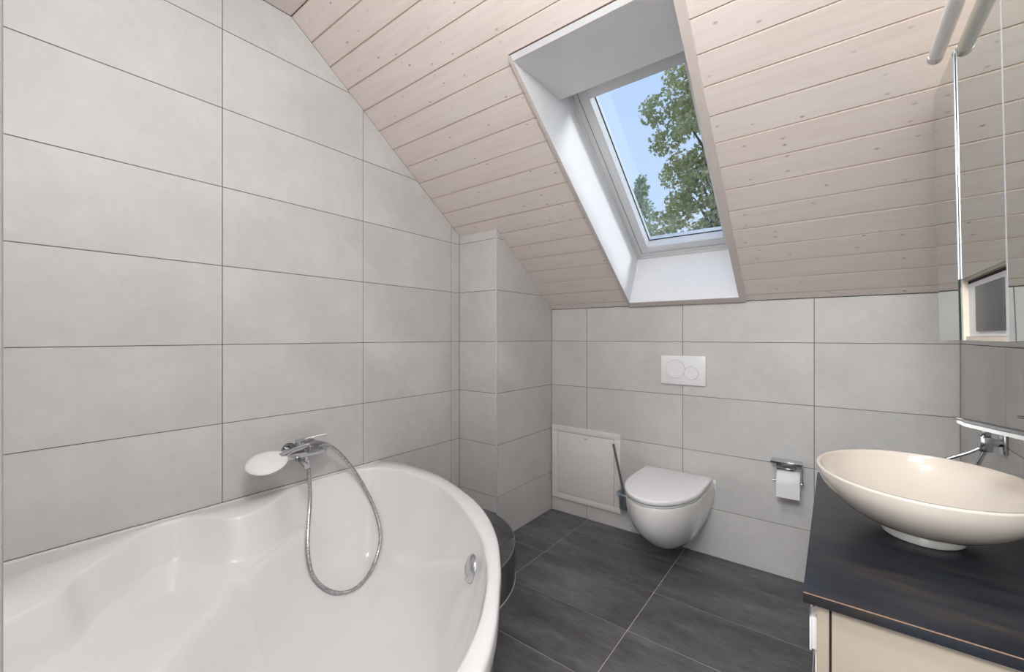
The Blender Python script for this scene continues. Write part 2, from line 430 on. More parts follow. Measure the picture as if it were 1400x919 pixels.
while v1 > .002:
    v0 = max(v1 - PW, .001)
    if v0 >= WV1 - .002 or v1 <= WV0 + .002:
        plank(ceil, XL + .001, XR - .001, v0, v1)
    else:
        plank(ceil, XL + .001, WU0 + .001, v0, v1)
        plank(ceil, WU1 - .001, XR - .001, v0, v1)
        if v1 > WV1: plank(ceil, WU0 + .001, WU1 - .001, WV1, v1)
        if v0 < WV0: plank(ceil, WU0 + .001, WU1 - .001, v0, WV0)
    v1 = v0 if v0 > .0015 else 0
FM = Matrix(((1, 0, 0, 0), (0, -1, 0, YCR), (0, 0, -1, ZF), (0, 0, 0, 1)))   # v runs towards the camera, w down
flat = boxes('ceiling', [(XL - .07, XR + .07, -.01, YCR - YN + .02, T0, T1)], M['groove'], None)
flat.matrix_world = FM; struct(flat)
v = 0
while v < YCR - YN:
    plank(flat, XL + .001, XR - .001, v, min(v + PW, YCR - YN)); v += PW

# ------------------------------------------------------------------ roof window
win = bpy.data.objects.new('window_1', None); C.objects.link(win); win.matrix_world = RM; win['kind'] = 'structure'
win['label'] = 'white roof window in the sloping plank ceiling above the toilet'; win['category'] = 'window'
LI0, LI1 = -.968, -.386       # inner faces of the lining
FW = -.2976                   # frame face depth
def slabpoly(name, quad, axis0, axis1, mat):
    """quad in (v,w); extruded along u from axis0 to axis1"""
    n = len(quad)
    vs = [(axis0, a, b_) for a, b_ in quad] + [(axis1, a, b_) for a, b_ in quad]
    fs = [tuple(range(n)), tuple(range(n, 2 * n))[::-1]] + [(i, (i + 1) % n, n + (i + 1) % n, n + i) for i in range(n)]
    return mesh(name, vs, fs, mat, win)
side = [(.024, .010), (1.492, .010), (1.235, -.195), (1.235, FW - .02), (.104 - .012, FW - .02)]
slabpoly('lining_board', side, LI0 - .015, LI0, M['lining'])
slabpoly('lining_board', side, LI1, LI1 + .030, M['lining'])
slabpoly('lining_board', [(.020, .010), (.046, .010), (.104, FW), (.078, FW)], LI0, LI1, M['lining'])
slabpoly('lining_board', [(1.472, .010), (1.493, .010), (1.217, -.201), (1.197, -.201)], LI0, LI1, M['lining'])
slabpoly('lining_board', [(1.199, -.201), (1.217, -.201), (1.217, FW - .01), (1.199, FW - .01)], LI0, LI1, M['lining'])
# thin unpainted front edges of the lining
slabpoly('lining_edge', [(.024, .010), (1.492, .010), (1.492, .0125), (.024, .0125)], LI0 - .015, LI0, M['trimwood'])
slabpoly('lining_edge', [(.010, .010), (1.492, .010), (1.492, .0125), (.010, .0125)], LI1, LI1 + .030, M['trimwood'])
slabpoly('lining_edge', [(.010, .010), (.046, .010), (.046, .0125), (.010, .0125)], LI0 - .015, LI1, M['trimwood'])
def ring(name, u0, u1, v0, v1, wd, w0, w1, mat, bev=.002, wtop=None):
    wt = wd if wtop is None else wtop
    return boxes(name, [(u0, u0 + wd, v0, v1, w0, w1), (u1 - wd, u1, v0, v1, w0, w1), (u0 + wd, u1 - wd, v0, v0 + wd, w0, w1), (u0 + wd, u1 - wd, v1 - wt, v1, w0, w1)], mat, win, bev)
ring('frame', LI0 - .015, LI1 + .03, .090, 1.225, .0515, FW - .10, FW, M['frame'])
box('bead', LI0, LI0 + .010, .106, 1.197, FW, FW + .008, M['frame'], win, .002)
box('bead', LI0, LI1, .104, .114, FW, FW + .008, M['frame'], win, .002)
SU0, SU1, SV0, SV1 = -.9300, -.424, .146, 1.164
ring('frame_gap', SU0 - .0035, SU1 + .0035, SV0 - .0035, SV1 + .0035, .006, FW - .10, FW + .0004, M['dark_line'], 0)
ring('sash', SU0, SU1, SV0, SV1, .046, FW - .09, FW + .004, M['frame'], .002, .046)
ring('gasket', SU0 + .0455, SU1 - .0455, SV0 + .0455, SV1 - .0455, .004, FW - .056, FW - .051, M['rubber'], 0)
box('pane', SU0 + .04, SU1 - .04, SV0 + .04, SV1 - .04, FW - .066, FW - .058, M['pane'], win)

# ------------------------------------------------------------------ bathtub (corner tub)
RZ = .551
half_in = [(-1.609, .186), (-1.694, .265), (-1.785, .359), (-1.812, .425), (-1.796, .473), (-1.740, .516), (-1.681, .553), (-1.664, .617), (-1.706, .709),
           (-1.776, .795), (-1.804, .855), (-1.813, .95), (-1.812, 1.08), (-1.785, 1.18), (-1.71, 1.239), (-1.574, 1.263), (-1.345, 1.235), (-1.117, 1.137), (-.918, 1.018), (-.811, .928)]
def mir(p): return (p[1] - 1.645, p[0] + 1.645)
inner_pts = half_in + [(-.764, .881), (-.713, .821), (-.645, .722), (-.604, .645), (-.575, .573), (-.527, .44), (-.470, .27), (-.430, .09), (-.425, -.06), (-.465, -.14)] + [mir(p) for p in half_in[::-1] if mir(p)[0] < -.5 and mir(p)[1] < .2] + [(-1.516, .129)]
# keep order continuous: half_in runs corner -> wall -> tip; mirrored list runs tip -> near wall -> corner
half_out = [(-1.841, 1.288), (-1.79, 1.325), (-1.68, 1.340), (-1.443, 1.325), (-1.176, 1.239), (-.998, 1.147), (-.854, 1.035), (-.738, .910)]
outer_arc = half_out + [(-.685, .842), (-.606, .735), (-.558, .657), (-.530, .600), (-.468, .455), (-.405, .26), (-.362, .07), (-.345, -.07), (-.345, -.196)]
CT = np.array((-1.08, .565)); NA = 240
def by_angle(poly, n=NA):
    P = np.array(poly) - CT; th = np.unwrap(np.arctan2(P[:, 1], P[:, 0]))
    if th[-1] < th[0]: P = P[::-1]; th = th[::-1]
    out = []
    for i in range(n):
        a = 2 * math.pi * i / n; d = np.array((math.cos(a), math.sin(a))); best = None
        for j in range(len(P)):
            p, q = P[j], P[(j + 1) % len(P)]; e = q - p
            den = d[0] * e[1] - d[1] * e[0]
            if abs(den) < 1e-12: continue
            t = (p[0] * e[1] - p[1] * e[0]) / den; s = (p[0] * d[1] - p[1] * d[0]) / den
            if t > 0 and -1e-6 <= s <= 1 + 1e-6: best = t if best is None else max(best, t)
        out.append(CT + d * best)
    return np.array(out)
in_c = by_angle(spline(inner_pts, 6, True))
oa = spline(outer_arc, 8)
out_poly = list(map(tuple, oa)) + [(-1.841, -.196)]
out_c = by_angle(out_poly)
INP = spline(inner_pts, 6, True)
def dist_in(P):
    A = INP; B = np.roll(INP, -1, 0); e = B - A; L2 = (e ** 2).sum(1)
    t = np.clip(((P[:, None] - A[None]) * e[None]).sum(-1) / L2, 0, 1)
    q = A[None] + t[..., None] * e[None]
    return np.sqrt(((P[:, None] - q) ** 2).sum(-1)).min(1)
def tub_depth(P):
    d = dist_in(P)
    f = .405 * (1 - (1 - np.clip(d / .24, 0, 1)) ** 2.9)
    x = P[:, 0] + 1.843; y = P[:, 1] + .198
    p = (x + y) / 1.41421; q = (x - y) / 1.41421
    e = p - (.75 + .18 * q * q)
    s = np.clip(e / .20, 0, 1)
    g = .118 + .025 * np.clip((p - .4) / .35, 0, 1) + .287 * (1 - (1 - s) ** 2.2)
    k = .022 + .05 * np.clip((np.minimum(f, g) - .13) / .12, 0, 1); h = np.clip(.5 + .5 * (g - f) / k, 0, 1)
    return g * (1 - h) + f * h - k * h * (1 - h)
tub = thing('bathtub', 'white corner bathtub with curved front and moulded seat along the left wall', 'bathtub', (-1.1, .55, 0))
rings = []
def ringz(c, z): return [(p[0], p[1], z) for p in c]
def toward(c, dist):
    v = CT[None] - c; return c + v / np.linalg.norm(v, axis=1)[:, None] * dist
rings.append(ringz(toward(out_c, .019), RZ - .045)); rings.append(ringz(out_c, RZ - .043)); rings.append(ringz(out_c, RZ - .012))
rings.append(ringz(toward(out_c, .003), RZ - .004)); rings.append(ringz(toward(out_c, .010), RZ))
outw = in_c + (in_c - CT) / np.linalg.norm(in_c - CT, axis=1)[:, None] * .008
gapw = np.linalg.norm(out_c - in_c, axis=1)
f_ = np.clip(gapw / .03, .2, 1)[:, None]
rings.append(ringz(in_c + (outw - in_c) * f_, RZ)); rings.append(ringz(in_c + (outw - in_c) * f_ * .35, RZ - .0022))
NR = 70
for i in range(NR + 1):
    t = (i / NR) ** 1.5 * .97
    c = in_c + (CT - in_c) * t
    z = RZ - .006 - tub_depth(c) if i else np.full(NA, RZ - .007)
    rings.append([(c[j][0], c[j][1], float(z[j])) for j in range(NA)])
zz = np.array([[p[2] for p in r] for r in rings[-NR:]])
for it in range(2):
    a_ = (np.roll(zz, 1, 1) + np.roll(zz, -1, 1)) / 2; zn = zz.copy()
    zn[2:-1] = .5 * zz[2:-1] + .25 * a_[2:-1] + .125 * (zz[1:-2] + zz[3:]); zz = zn
for i in range(NR): rings[-NR + i] = [(p[0], p[1], float(zz[i, j])) for j, p in enumerate(rings[-NR + i])]
n = NA; vs = [v_ for r in rings for v_ in r]; fs = []
for i in range(len(rings) - 1):
    for j in range(n): fs.append((i * n + j, i * n + (j + 1) % n, (i + 1) * n + (j + 1) % n, (i + 1) * n + j))
ctr = len(vs); vs.append((CT[0], CT[1], float(RZ - .006 - tub_depth(CT[None])[0])))
for j in range(n): fs.append(((len(rings) - 1) * n + j, (len(rings) - 1) * n + (j + 1) % n, ctr))
shell = mesh('shell', vs, fs, M['acrylic']); shade(shell, 60); at(tub, shell)
# dark tiled apron under the curved front, one object per tile
ap = by_angle([tuple(CT + (np.array(p) - CT) * (1 - .020 / np.linalg.norm(np.array(p) - CT))) for p in out_poly], 144)
ai = by_angle([tuple(CT + (np.array(p) - CT) * (1 - .034 / np.linalg.norm(np.array(p) - CT))) for p in out_poly], 144)
def apron(i0, i1, z0, z1):
    k = i1 - i0 + 1; vs = []
    for src in (ap, ai):
        for z in (z0, z1): vs += [(src[i % 144][0], src[i % 144][1], z) for i in range(i0, i1 + 1)]
    fs = []
    for j in range(k - 1):
        fs += [(j, j + 1, k + j + 1, k + j), (2 * k + j, 3 * k + j, 3 * k + j + 1, 2 * k + j + 1), (k + j, k + j + 1, 3 * k + j + 1, 3 * k + j), (j, 2 * k + j, 2 * k + j + 1, j + 1)]
    fs += [(0, k, 3 * k, 2 * k), (k - 1, 3 * k - 1, 4 * k - 1, 2 * k - 1)]
    o = mesh('apron_tile', vs, fs, M['dark_tile'], None, True); at(tub, o)
step_i = 12
for i0 in range(-18, 54, step_i):
    for z0, z1 in ((.003, .255), (.258, .499)): apron(i0, i0 + step_i, z0, z1)
# overflow, on the curved inner wall
def tub_z(x, y): return float(RZ - .006 - tub_depth(np.array([[x, y]]))[0])
OVR = None
# drain in the floor of the tub
dr = cyl('drain', (CT[0], CT[1], tub_z(*CT) - .002), (CT[0], CT[1], tub_z(*CT) + .004), .032, M['chrome'], None, bev=.0015); at(tub, dr)
OV = Vector((-.793, .865, 0)); OV = None
def tub_normal(x, y):
    e = .01
    nx = -(tub_z(x + e, y) - tub_z(x - e, y)) / (2 * e); ny = -(tub_z(x, y + e) - tub_z(x, y - e)) / (2 * e)
    return Vector((nx, ny, 1)).normalized()
def cam_ray(px, py):      # direction of a photograph point, used once to find where it meets the tub
    a = math.radians(37.54); x = (px - 700) / 572.8
    return Vector((x * math.cos(a) - math.sin(a), x * math.sin(a) + math.cos(a), -(py - 459.5) / 572.8))
def hit_tub(px, py):
    r = cam_ray(px, py); lo = None
    for i in range(400):
        t = .6 + i * .004; p = Vector((0, 0, H)) + r * t
        if p.z < tub_z(p.x, p.y): return p
    return p
ovp = hit_tub(645.5, 778); ovn = tub_normal(ovp.x, ovp.y)
ov = bpy.data.objects.new('overflow', None)
q = ovn.to_track_quat('Z', 'Y')
bm = bmesh.new()
prof = [(.0, .022), (.026, .0215), (.036, .018), (.042, .011), (.044, .004), (.044, -.012)]
N_ = 32; rr = [[bm.verts.new((r * math.cos(2 * math.pi * i / N_), r * math.sin(2 * math.pi * i / N_), z)) for i in range(N_)] for r, z in prof[1:]]
top = bm.verts.new((0, 0, .020))
for i in range(N_): bm.faces.new((top, rr[0][i], rr[0][(i + 1) % N_]))
for A_, B_ in zip(rr, rr[1:]):
    for i in range(N_): bm.faces.new((A_[i], B_[i], B_[(i + 1) % N_], A_[(i + 1) % N_]))
o = fin('overflow_knob', bm, M['chrome'], None); o.rotation_mode = 'QUATERNION'; o.rotation_quaternion = q; o.location = ovp - ovn * .004
o.parent = tub; o.matrix_parent_inverse = Matrix.Translation(-tub.location)
bpy.data.objects.remove(ov)
# silicone joint along the wall
sj = box('sealant', XL + .0005, XL + .004, YN + .01, 1.285, RZ - .004, RZ + .0042, M['tube']); at(tub, sj)

# ------------------------------------------------------------------ round dark step at the end of the tub
ZS = .17; SC_ = (-1.65, 1.36); SR = .495
def arcp(a, r): return (SC_[0] + r * math.cos(a), SC_[1] + r * math.sin(a))
a0, a1 = math.radians(-8), math.radians(79)
step = thing('tiled_step', 'low rounded step tiled in dark stone between the bathtub end and the pipe chase', 'step', (-1.5, 1.55, 0))
def xarc(x, r=SR): return math.acos((x - SC_[0]) / r)
xs = -1.288
# right piece of the top, left piece of the top
def top_piece(poly):
    vs, fs = prism(poly, ZS - .010, ZS); o = mesh('step_tile', vs, fs, M['dark_tile']); at(step, o)
rt = SR - .004
am = xarc(xs + .0015, rt)
top_piece([arcp(a0 + (am - a0) * i / 14, rt) for i in range(15)] + [(xs + .0015, 1.288)])
am2 = xarc(xs - .0015, rt)
top_piece([arcp(am2 + (a1 - am2) * i / 14, rt) for i in range(15)] + [(XC - .001, YC - .0025), (XL + .001, YC - .0025), (XL + .001, 1.345), (xs - .0015, 1.345)])
core = [arcp(a0 + (a1 - a0) * i / 24, rt - .006) for i in range(25)] + [(XL + .001, YC - .003), (XL + .001, 1.345), (-1.30, 1.345), (-1.25, 1.29)]
vs, fs = prism(core, .0, ZS - .0102); o = mesh('step_core', vs, fs, M['pale_grout']); at(step, o)
def arc_strip(name, b0, b1, r0, r1, z0, z1, mat, n=8):
    vs = []
    for r in (r0, r1):
        for z in (z0, z1): vs += [(*arcp(b0 + (b1 - b0) * i / n, r), z) for i in range(n + 1)]
    k = n + 1; fs = []
    for j in range(n):
        fs += [(j, j + 1, k + j + 1, k + j), (2 * k + j, 3 * k + j, 3 * k + j + 1, 2 * k + j + 1), (k + j, k + j + 1, 3 * k + j + 1, 3 * k + j), (j, 2 * k + j, 2 * k + j + 1, j + 1)]
    fs += [(0, k, 3 * k, 2 * k), (k - 1, 3 * k - 1, 4 * k - 1, 2 * k - 1)]
    o = mesh(name, vs, fs, mat, None, True); at(step, o)
cuts = [a0, a0 + (a1 - a0) * .36, a0 + (a1 - a0) * .70, a1]
for b0, b1 in zip(cuts, cuts[1:]): arc_strip('riser_tile', b0 + .002, b1 - .002, SR - .009, SR, .004, ZS - .006, M['dark_tile'])
arc_strip('edge_profile', a0, a1, SR - .0040, SR + .001, ZS - .006, ZS + .0012, M['grey_metal'], 28)
arc_strip('base_joint', a0, a1, SR - .004, SR + .003, .0, .004, M['pale_grout'], 28)

# ------------------------------------------------------------------ bath mixer, hand shower, hose
mx = thing('bath_mixer', 'chrome bath mixer tap mounted on the left wall above the tub', 'tap', (XL, .87, .70))
parts = []
zb = H - .487
bm = bmesh.new(); add_box(bm, -1.800, -1.752, .785, .955, zb - .021, zb + .019, .007, 3); parts.append(fin('body', bm, M['chrome']))
for y in (.835, .925):
    bm = bmesh.new(); add_cyl(bm, (XL + .001, y, zb), (XL + .008, y, zb), .032); add_cyl(bm, (XL + .008, y, zb), (-1.795, y, zb), .014); parts.append(fin('wall_flange', bm, M['chrome']))
bm = bmesh.new(); add_cyl(bm, (-1.776, .955, zb), (-1.776, .975, zb), .015); parts.append(fin('diverter_knob', bm, M['chrome']))
bm = bmesh.new(); add_cyl(bm, (-1.776, .858, zb + .018), (-1.776, .858, zb + .046), .020)
add_box(bm, -1.795, -1.757, .838, .880, zb + .030, zb + .052, .004)
parts.append(fin('cartridge_cap', bm, M['chrome']))
bm = bmesh.new(); add_tube(bm, [(-1.776, .862, zb + .048), (-1.768, .89, zb + .055), (-1.755, .925, zb + .060), (-1.745, .95, zb + .062)], .0042, 10); parts.append(fin('lever', bm, M['chrome']))
bm = bmesh.new(); add_tube(bm, [(-1.765, .83, zb - .016), (-1.735, .83, zb - .022), (-1.700, .83, zb - .03), (-1.672, .83, zb - .036)], .011, 14); parts.append(fin('spout', bm, M['chrome']))
bm = bmesh.new(); add_cyl(bm, (-1.776, .88, zb - .020), (-1.776, .88, zb - .062), .010, .0115); add_cyl(bm, (-1.776, .88, zb - .036), (-1.776, .88, zb - .064), .0125); parts.append(fin('hose_nut', bm, M['chrome']))
bm = bmesh.new(); add_box(bm, -1.790, -1.728, .868, .912, zb - .004, zb + .030, .006, 3); add_cyl(bm, (-1.745, .875, zb + .03), (-1.745, .905, zb + .034), .013); parts.append(fin('shower_rest', bm, M['steel']))
at(mx, *parts)
hs = thing('hand_shower', 'white round hand shower resting across the bath mixer', 'hand shower', (-1.745, .72, zb))
bm = bmesh.new()
hc_ = Vector((-1.742, .705, H - .492)); nrm = Vector((.35, -.18, .90)).normalized(); ax = Vector((0, .98, .20)).normalized()
ax = (ax - nrm * ax.dot(nrm)).normalized(); bx_ = nrm.cross(ax)
RRn = 40; levels = [(.0, -.012), (.055, -.012), (.066, -.007), (.070, 0.0), (.066, .007), (.05, .011), (.0, .013)]
rr = []
for r, z in levels[1:-1]:
    rr.append([bm.verts.new(hc_ + nrm * z + (ax * math.cos(2 * math.pi * i / RRn) * (1.12 if math.cos(2 * math.pi * i / RRn) > 0 else 1.0) + bx_ * math.sin(2 * math.pi * i / RRn) * .95) * r) for i in range(RRn)])
c0 = bm.verts.new(hc_ - nrm * .012); c1 = bm.verts.new(hc_ + nrm * .013)
for i in range(RRn):
    bm.faces.new((c0, rr[0][(i + 1) % RRn], rr[0][i])); bm.faces.new((c1, rr[-1][i], rr[-1][(i + 1) % RRn]))
for A_, B_ in zip(rr, rr[1:]):
    for i in range(RRn): bm.faces.new((A_[i], A_[(i + 1) % RRn], B_[(i + 1) % RRn], B_[i]))
p1 = fin('shower_head', bm, M['white_plastic'], ang=50)
bm = bmesh.new(); hp = [hc_ + ax * .055, hc_ + ax * .085 + Vector((0, 0, .004)), Vector((-1.750, .835, zb + .026)), Vector((-1.745, .885, zb + .032))]
add_tube(bm, spline(hp, 5), lambda t: .017 - .007 * min(t * 2.2, 1), 14); p2 = fin('handle', bm, M['chrome'])
at(hs, p1, p2)
# hose: hangs in a long loop into the tub
hpx = [(422, 641, 0), (424, 680, .03), (421.5, 720, .07), (421, 755, .13), (427, 785, .25), (443, 804, .6), (465, 811, .9), (487, 804, .9), (505, 784, .6), (517, 755, .3), (520, 728, .17), (511, 693, .10), (494, 659, .06), (475, 632, .03), (456, 613, .01), (438, 605.5, 0), (424, 607, 0)]
hp = []
for px, py, f in hpx:
    r = cam_ray(px, py)
    tw = -1.772 / r.x                      # where that line of sight meets the plane just in front of the wall
    ph = hit_tub(px, py); tt = (ph - Vector((0, 0, H))).length / r.length
    t = min(tw * (1 - f) + (tt - .02) * f, tt - .013)
    hp.append(tuple(Vector((0, 0, H)) + r * t))
hs_pts = spline(hp, 7)
bm = bmesh.new(); add_tube(bm, hs_pts, .0080, 14); hose = fin('shower_hose', bm, M['steel'])
m, nt_, b = base('metal_hose'); b.inputs['Metallic'].default_value = 1; b.inputs['Roughness'].default_value = .25
f = noise(nt_, coords(nt_, 'world', (90, 90, 420)), 1, 2); nt_.links.new(ramp(nt_, f, [(.4, rgb('9c9b9b')), (.6, rgb('d0d0d1'))]), b.inputs['Base Color']); hose.data.materials[0] = m
tag(hose, 'grey metal shower hose looping down from the bath mixer into the tub', 'shower hose')

# ------------------------------------------------------------------ toilet
TX = -.690; TW = .1815; TF = 1.897; TBk = YB - .006
def dshape(hw, yf, yb, z, n=48, corner=.0, dx=0):
    """D plan: straight back at yb, straight sides, elliptical front reaching yf"""
    ys = yb - max(.02, (yb - yf) - .235 * (hw / TW) ** .5) if True else yb
    ys = yf + min((yb - yf) * .62, .30)
    pts = [(TX + dx + hw * math.cos(a), ys - (ys - yf) * math.sin(a)) for a in [math.pi * i / (n - 1) for i in range(n)]]
    # from +x side round the front to -x side, then the back
    pts += [(TX + dx - hw, ys + (yb - ys) * t) for t in (.33, .66, 1)]
    pts += [(TX + dx - hw + 2 * hw * t, yb) for t in (.25, .5, .75, 1)]
    pts += [(TX + dx + hw, yb - (yb - ys) * t) for t in (.33, .66)]
    return [(x, y, z) for x, y in pts]
tl = thing('toilet', 'white wall-hung toilet with its flat lid closed', 'toilet', (TX, 2.2, 0))
zt = H - .751
bowl = [(1.00, TF + .016, zt - .040), (1.0, TF + .012, zt - .047), (.995, TF + .012, zt - .060), (.985, TF + .016, zt - .10), (.95, TF + .030, zt - .145), (.895, TF + .056, zt - .19), (.81, TF + .105, zt - .235), (.70, TF + .160, zt - .275), (.565, TF + .215, zt - .31), (.42, TF + .265, zt - .332), (.27, TF + .30, zt - .344), (.12, TF + .35, zt - .348)]
rings = [dshape(TW * .9, TF + .04, TBk, zt - .040)] + [dshape(TW * s_, yf, TBk, z) for s_, yf, z in bowl]
p1 = loft('bowl', rings, M['ceramic'], None, True, True, ang=50)
def slab_d(name, z0, z1, yf, hw, mat, yb, r=.004):
    rs = [dshape(hw - r, yf + r, yb - r, z0), dshape(hw, yf, yb, z0 + r), dshape(hw, yf, yb, z1 - r), dshape(hw - r * .4, yf + r * .4, yb - r * .4, z1 - r * .35), dshape(hw - r * 1.6, yf + r * 1.6, yb - r * 1.6, z1)]
    return loft(name, rs, mat, None, True, True, ang=50)
p2 = slab_d('seat', zt - .0385, zt - .0295, TF + .009, TW - .005, M['white_plastic'], YB - .05, .003)
p3 = slab_d('lid', zt - .0265, zt, TF, TW, M['white_plastic'], YB - .040, .006)
p4 = box('hinge', TX - .10, TX - .06, YB - .05, YB - .012, zt - .040, zt - .010, M['white_plastic'], None, .003)
p4b = box('hinge', TX + .06, TX + .10, YB - .05, YB - .012, zt - .040, zt - .010, M['white_plastic'], None, .003)
p5 = box('wall_pad', TX - TW + .006, TX + TW + .006, YB - .008, YB - .0005, zt - .075, zt - .022, M['white_plastic'], None, .002)
at(tl, p1, p2, p3, p4, p4b, p5)

# ------------------------------------------------------------------ flush plate
fp = thing('flush_plate', 'white dual flush plate with two round buttons on the tiles above the toilet', 'flush plate', (-.672, YB, H - .19))
bm = bmesh.new(); add_box(bm, -.792, -.552, YB - .013, YB - .0005, H - .274, H - .111, .0025, 2); q1 = fin('plate', bm, M['white_plastic'])
def disc(name, x, z, r, y0, y1, mat, n=48):
    return cyl(name, (x, y1, z), (x, y0, z), r, mat, None, n=n, bev=.0008)
q2 = disc('button_ring', -.712, H - .186, .0525, YB - .0136, YB - .012, M['steel']); q3 = disc('button', -.712, H - .186, .0512, YB - .0150, YB - .012, M['white_plastic'])
q4 = disc('button_ring', -.627, H - .207, .0375, YB - .0136, YB - .012, M['steel']); q5 = disc('button', -.627, H - .207, .0362, YB - .0150, YB - .012, M['white_plastic'])
at(fp, q1, q2, q3, q4, q5)

# ------------------------------------------------------------------ access panel
pn = thing('access_panel', 'square white inspection hatch low on the back wall left of the toilet', 'hatch', (-1.286, YB, .34))
X0, X1, Z0, Z1 = -1.532, -1.040, H - 1.095, H - .606
q1 = boxes('frame', [(X0, X1, YB - .012, YB - .0005, Z0, Z0 + .037), (X0, X1, YB - .012, YB - .0005, Z1 - .037, Z1), (X0, X0 + .040, YB - .0121, YB - .0005, Z0 + .0372, Z1 - .0372), (X1 - .040, X1, YB - .0121, YB - .0005, Z0 + .0372, Z1 - .0372)], M['panel'], None, .0015)
q2 = box('gap', X0 + .038, X1 - .038, YB - .006, YB - .0006, Z0 + .035, Z1 - .035, M['groove'])
q3 = box('hatch_door', X0 + .0425, X1 - .0425, YB - .0115, YB - .006, Z0 + .0395, Z1 - .0395, M['panel'], None, .001)
q4 = cyl('latch', (-1.275, YB - .011, H - .668), (-1.275, YB - .014, H - .668), .017, M['panel'], None, bev=.001)
q5 = box('latch_slot', -1.285, -1.265, YB - .0147, YB - .013, H - .6695, H - .6665, M['grey_metal'])
at(pn, q1, q2, q3, q4, q5)

# ------------------------------------------------------------------ toilet brush set
bs = thing('toilet_brush_holder', 'frosted glass toilet brush cup on a wall bracket between hatch and toilet', 'brush holder', (-.985, YB, H - .98))
bxc, byc = -.990, YB - .062
def lathe(name, prof, c, mat, n=32, tilt=(0, 0), cap=False):
    rs = [[(c[0] + r * math.cos(2 * math.pi * i / n) + tilt[0] * z, c[1] + r * math.sin(2 * math.pi * i / n) + tilt[1] * z, c[2] + z) for i in range(n)] for r, z in prof]
    return loft(name, rs, mat, None, cap, cap, ang=40)
z0 = H - 1.035
q1 = lathe('glass_cup', [(.001, .003), (.030, .003), (.033, .008), (.036, .060), (.041, .105), (.0385, .105), (.0335, .06), (.030, .011), (.001, .010)], (bxc, byc, z0), M['frost'])
q2 = lathe('holder_ring', [(.040, .085), (.050, .088), (.050, .096), (.040, .098), (.0385, .090), (.040, .085)], (bxc, byc, z0), M['frost'])
q3 = boxes('wall_bracket', [(bxc - .010, bxc + .010, YB - .028, YB - .0005, z0 + .082, z0 + .102), (bxc - .018, bxc + .018, YB - .006, YB - .0005, z0 + .07, z0 + .114)], M['chrome'], None, .001)
at(bs, q1, q2, q3)
bh = thing('toilet_brush', 'dark grey long-handled toilet brush leaning left in the frosted cup', 'brush', (bxc, byc, z0 + .05))
q1 = cyl('bristle_head', (bxc, byc, z0 + .014), (bxc - .003, byc, z0 + .078), .027, M['bristle'], None, .024, bev=.004)
bm = bmesh.new(); tipp = (-1.076, byc + .028, H - .664); add_tube(bm, [(bxc - .003, byc, z0 + .075), (bxc - .020, byc + .007, z0 + .14), tipp], .0068, 12); q2 = fin('handle', bm, plain('gunmetal', '707176', .3, .5))
at(bh, q1, q2)

# ------------------------------------------------------------------ toilet paper
ph_ = thing('paper_holder', 'chrome toilet paper holder on the back wall right of the toilet', 'paper holder', (-.18, YB, H - .61))
zp = H - .700
q1 = boxes('cover_bar', [(-.245, -.118, YB - .075, YB - .012, H - .608, H - .604), (-.245, -.118, YB - .077, YB - .074, H - .613, H - .603)], M['chrome'], None, .0008)
q2 = boxes('bracket', [(-.226, -.148, YB - .012, YB - .0005, H - .652, H - .612), (-.219, -.214, YB - .070, YB - .010, H - .640, H - .634), (-.154, -.149, YB - .070, YB - .010, H - .640, H - .634), (-.219, -.149, YB - .074, YB - .069, H - .642, H - .632), (-.200, -.17, YB - .03, YB - .001, H - .635, H - .605)], M['chrome'], None, .0008)
q3 = boxes('side_arm', [(-.119, -.115, YB - .070, YB - .055, H - .695, H - .606), (-.119, -.112, YB - .07, YB - .055, H - .70, H - .685)], M['chrome'], None, .0008)
q4 = cyl('spindle', (-.119, YB - .0625, zp), (-.235, YB - .0625, zp), .006, M['chrome'])
at(ph_, q1, q2, q3, q4)
roll = thing('toilet_roll', 'white toilet paper roll hanging on the chrome holder', 'toilet roll', (-.172, YB - .0625, zp))
def hring(x, r, n=40): return [(x, YB - .0625 + r * math.cos(2 * math.pi * i / n), zp + r * math.sin(2 * math.pi * i / n)) for i in range(n)]
q1 = loft('paper', [hring(-.218, .020), hring(-.218, .053), hring(-.2165, .0545), hring(-.1265, .0545), hring(-.125, .053), hring(-.125, .020)], M['paper'], None, closed_loop=True, ang=50)
q2 = loft('core', [hring(-.217, .0198), hring(-.126, .0198), hring(-.126, .0185), hring(-.217, .0185)], plain('cardboard', 'b59f84', .9), None, closed_loop=True)
q3 = box('loose_sheet', -.218, -.125, YB - .1185, YB - .1172, zp - .060, zp + .004, M['paper'])
at(roll, q1, q2, q3)

# ------------------------------------------------------------------ vanity
CZ = H - .512; CX0, CX1, CY0, CY1 = -.0495, XR - .002, 1.021, 1.953
ct = thing('countertop', 'black stained countertop under the oval basin', 'countertop', (.18, 1.49, CZ))
q1 = box('slab', CX0, CX1, CY0, CY1, CZ - .0215, CZ, M['blackwood'], None, .0015)
bm = bmesh.new(); add_tube(bm, [(CX0 + .001, CY0 + .0005, CZ - .0012), (CX0 + .2, CY0 + .0005, CZ - .0012), (CX1, CY0 + .0005, CZ - .0009)], .0012, 8); q2 = fin('worn_edge', bm, M['wornedge'])
at(ct, q1, q2)
vc = thing('vanity_cabinet', 'beige wall-mounted vanity cabinet below the black countertop', 'cabinet', (.19, 1.49, .25))
cb, ctp = .215, CZ - .0220
q1 = boxes('body', [(-.0035, XR - .002, 1.040, 1.058, cb, ctp), (-.0035, XR - .002, 1.917, 1.935, cb, ctp), (-.0035, XR - .002, 1.058, 1.917, cb, cb + .018), (.38, XR - .002, 1.058, 1.917, cb + .018, ctp), (-.0035, .06, 1.058, 1.917, ctp - .02, ctp)], M['cab'], None, .0008)
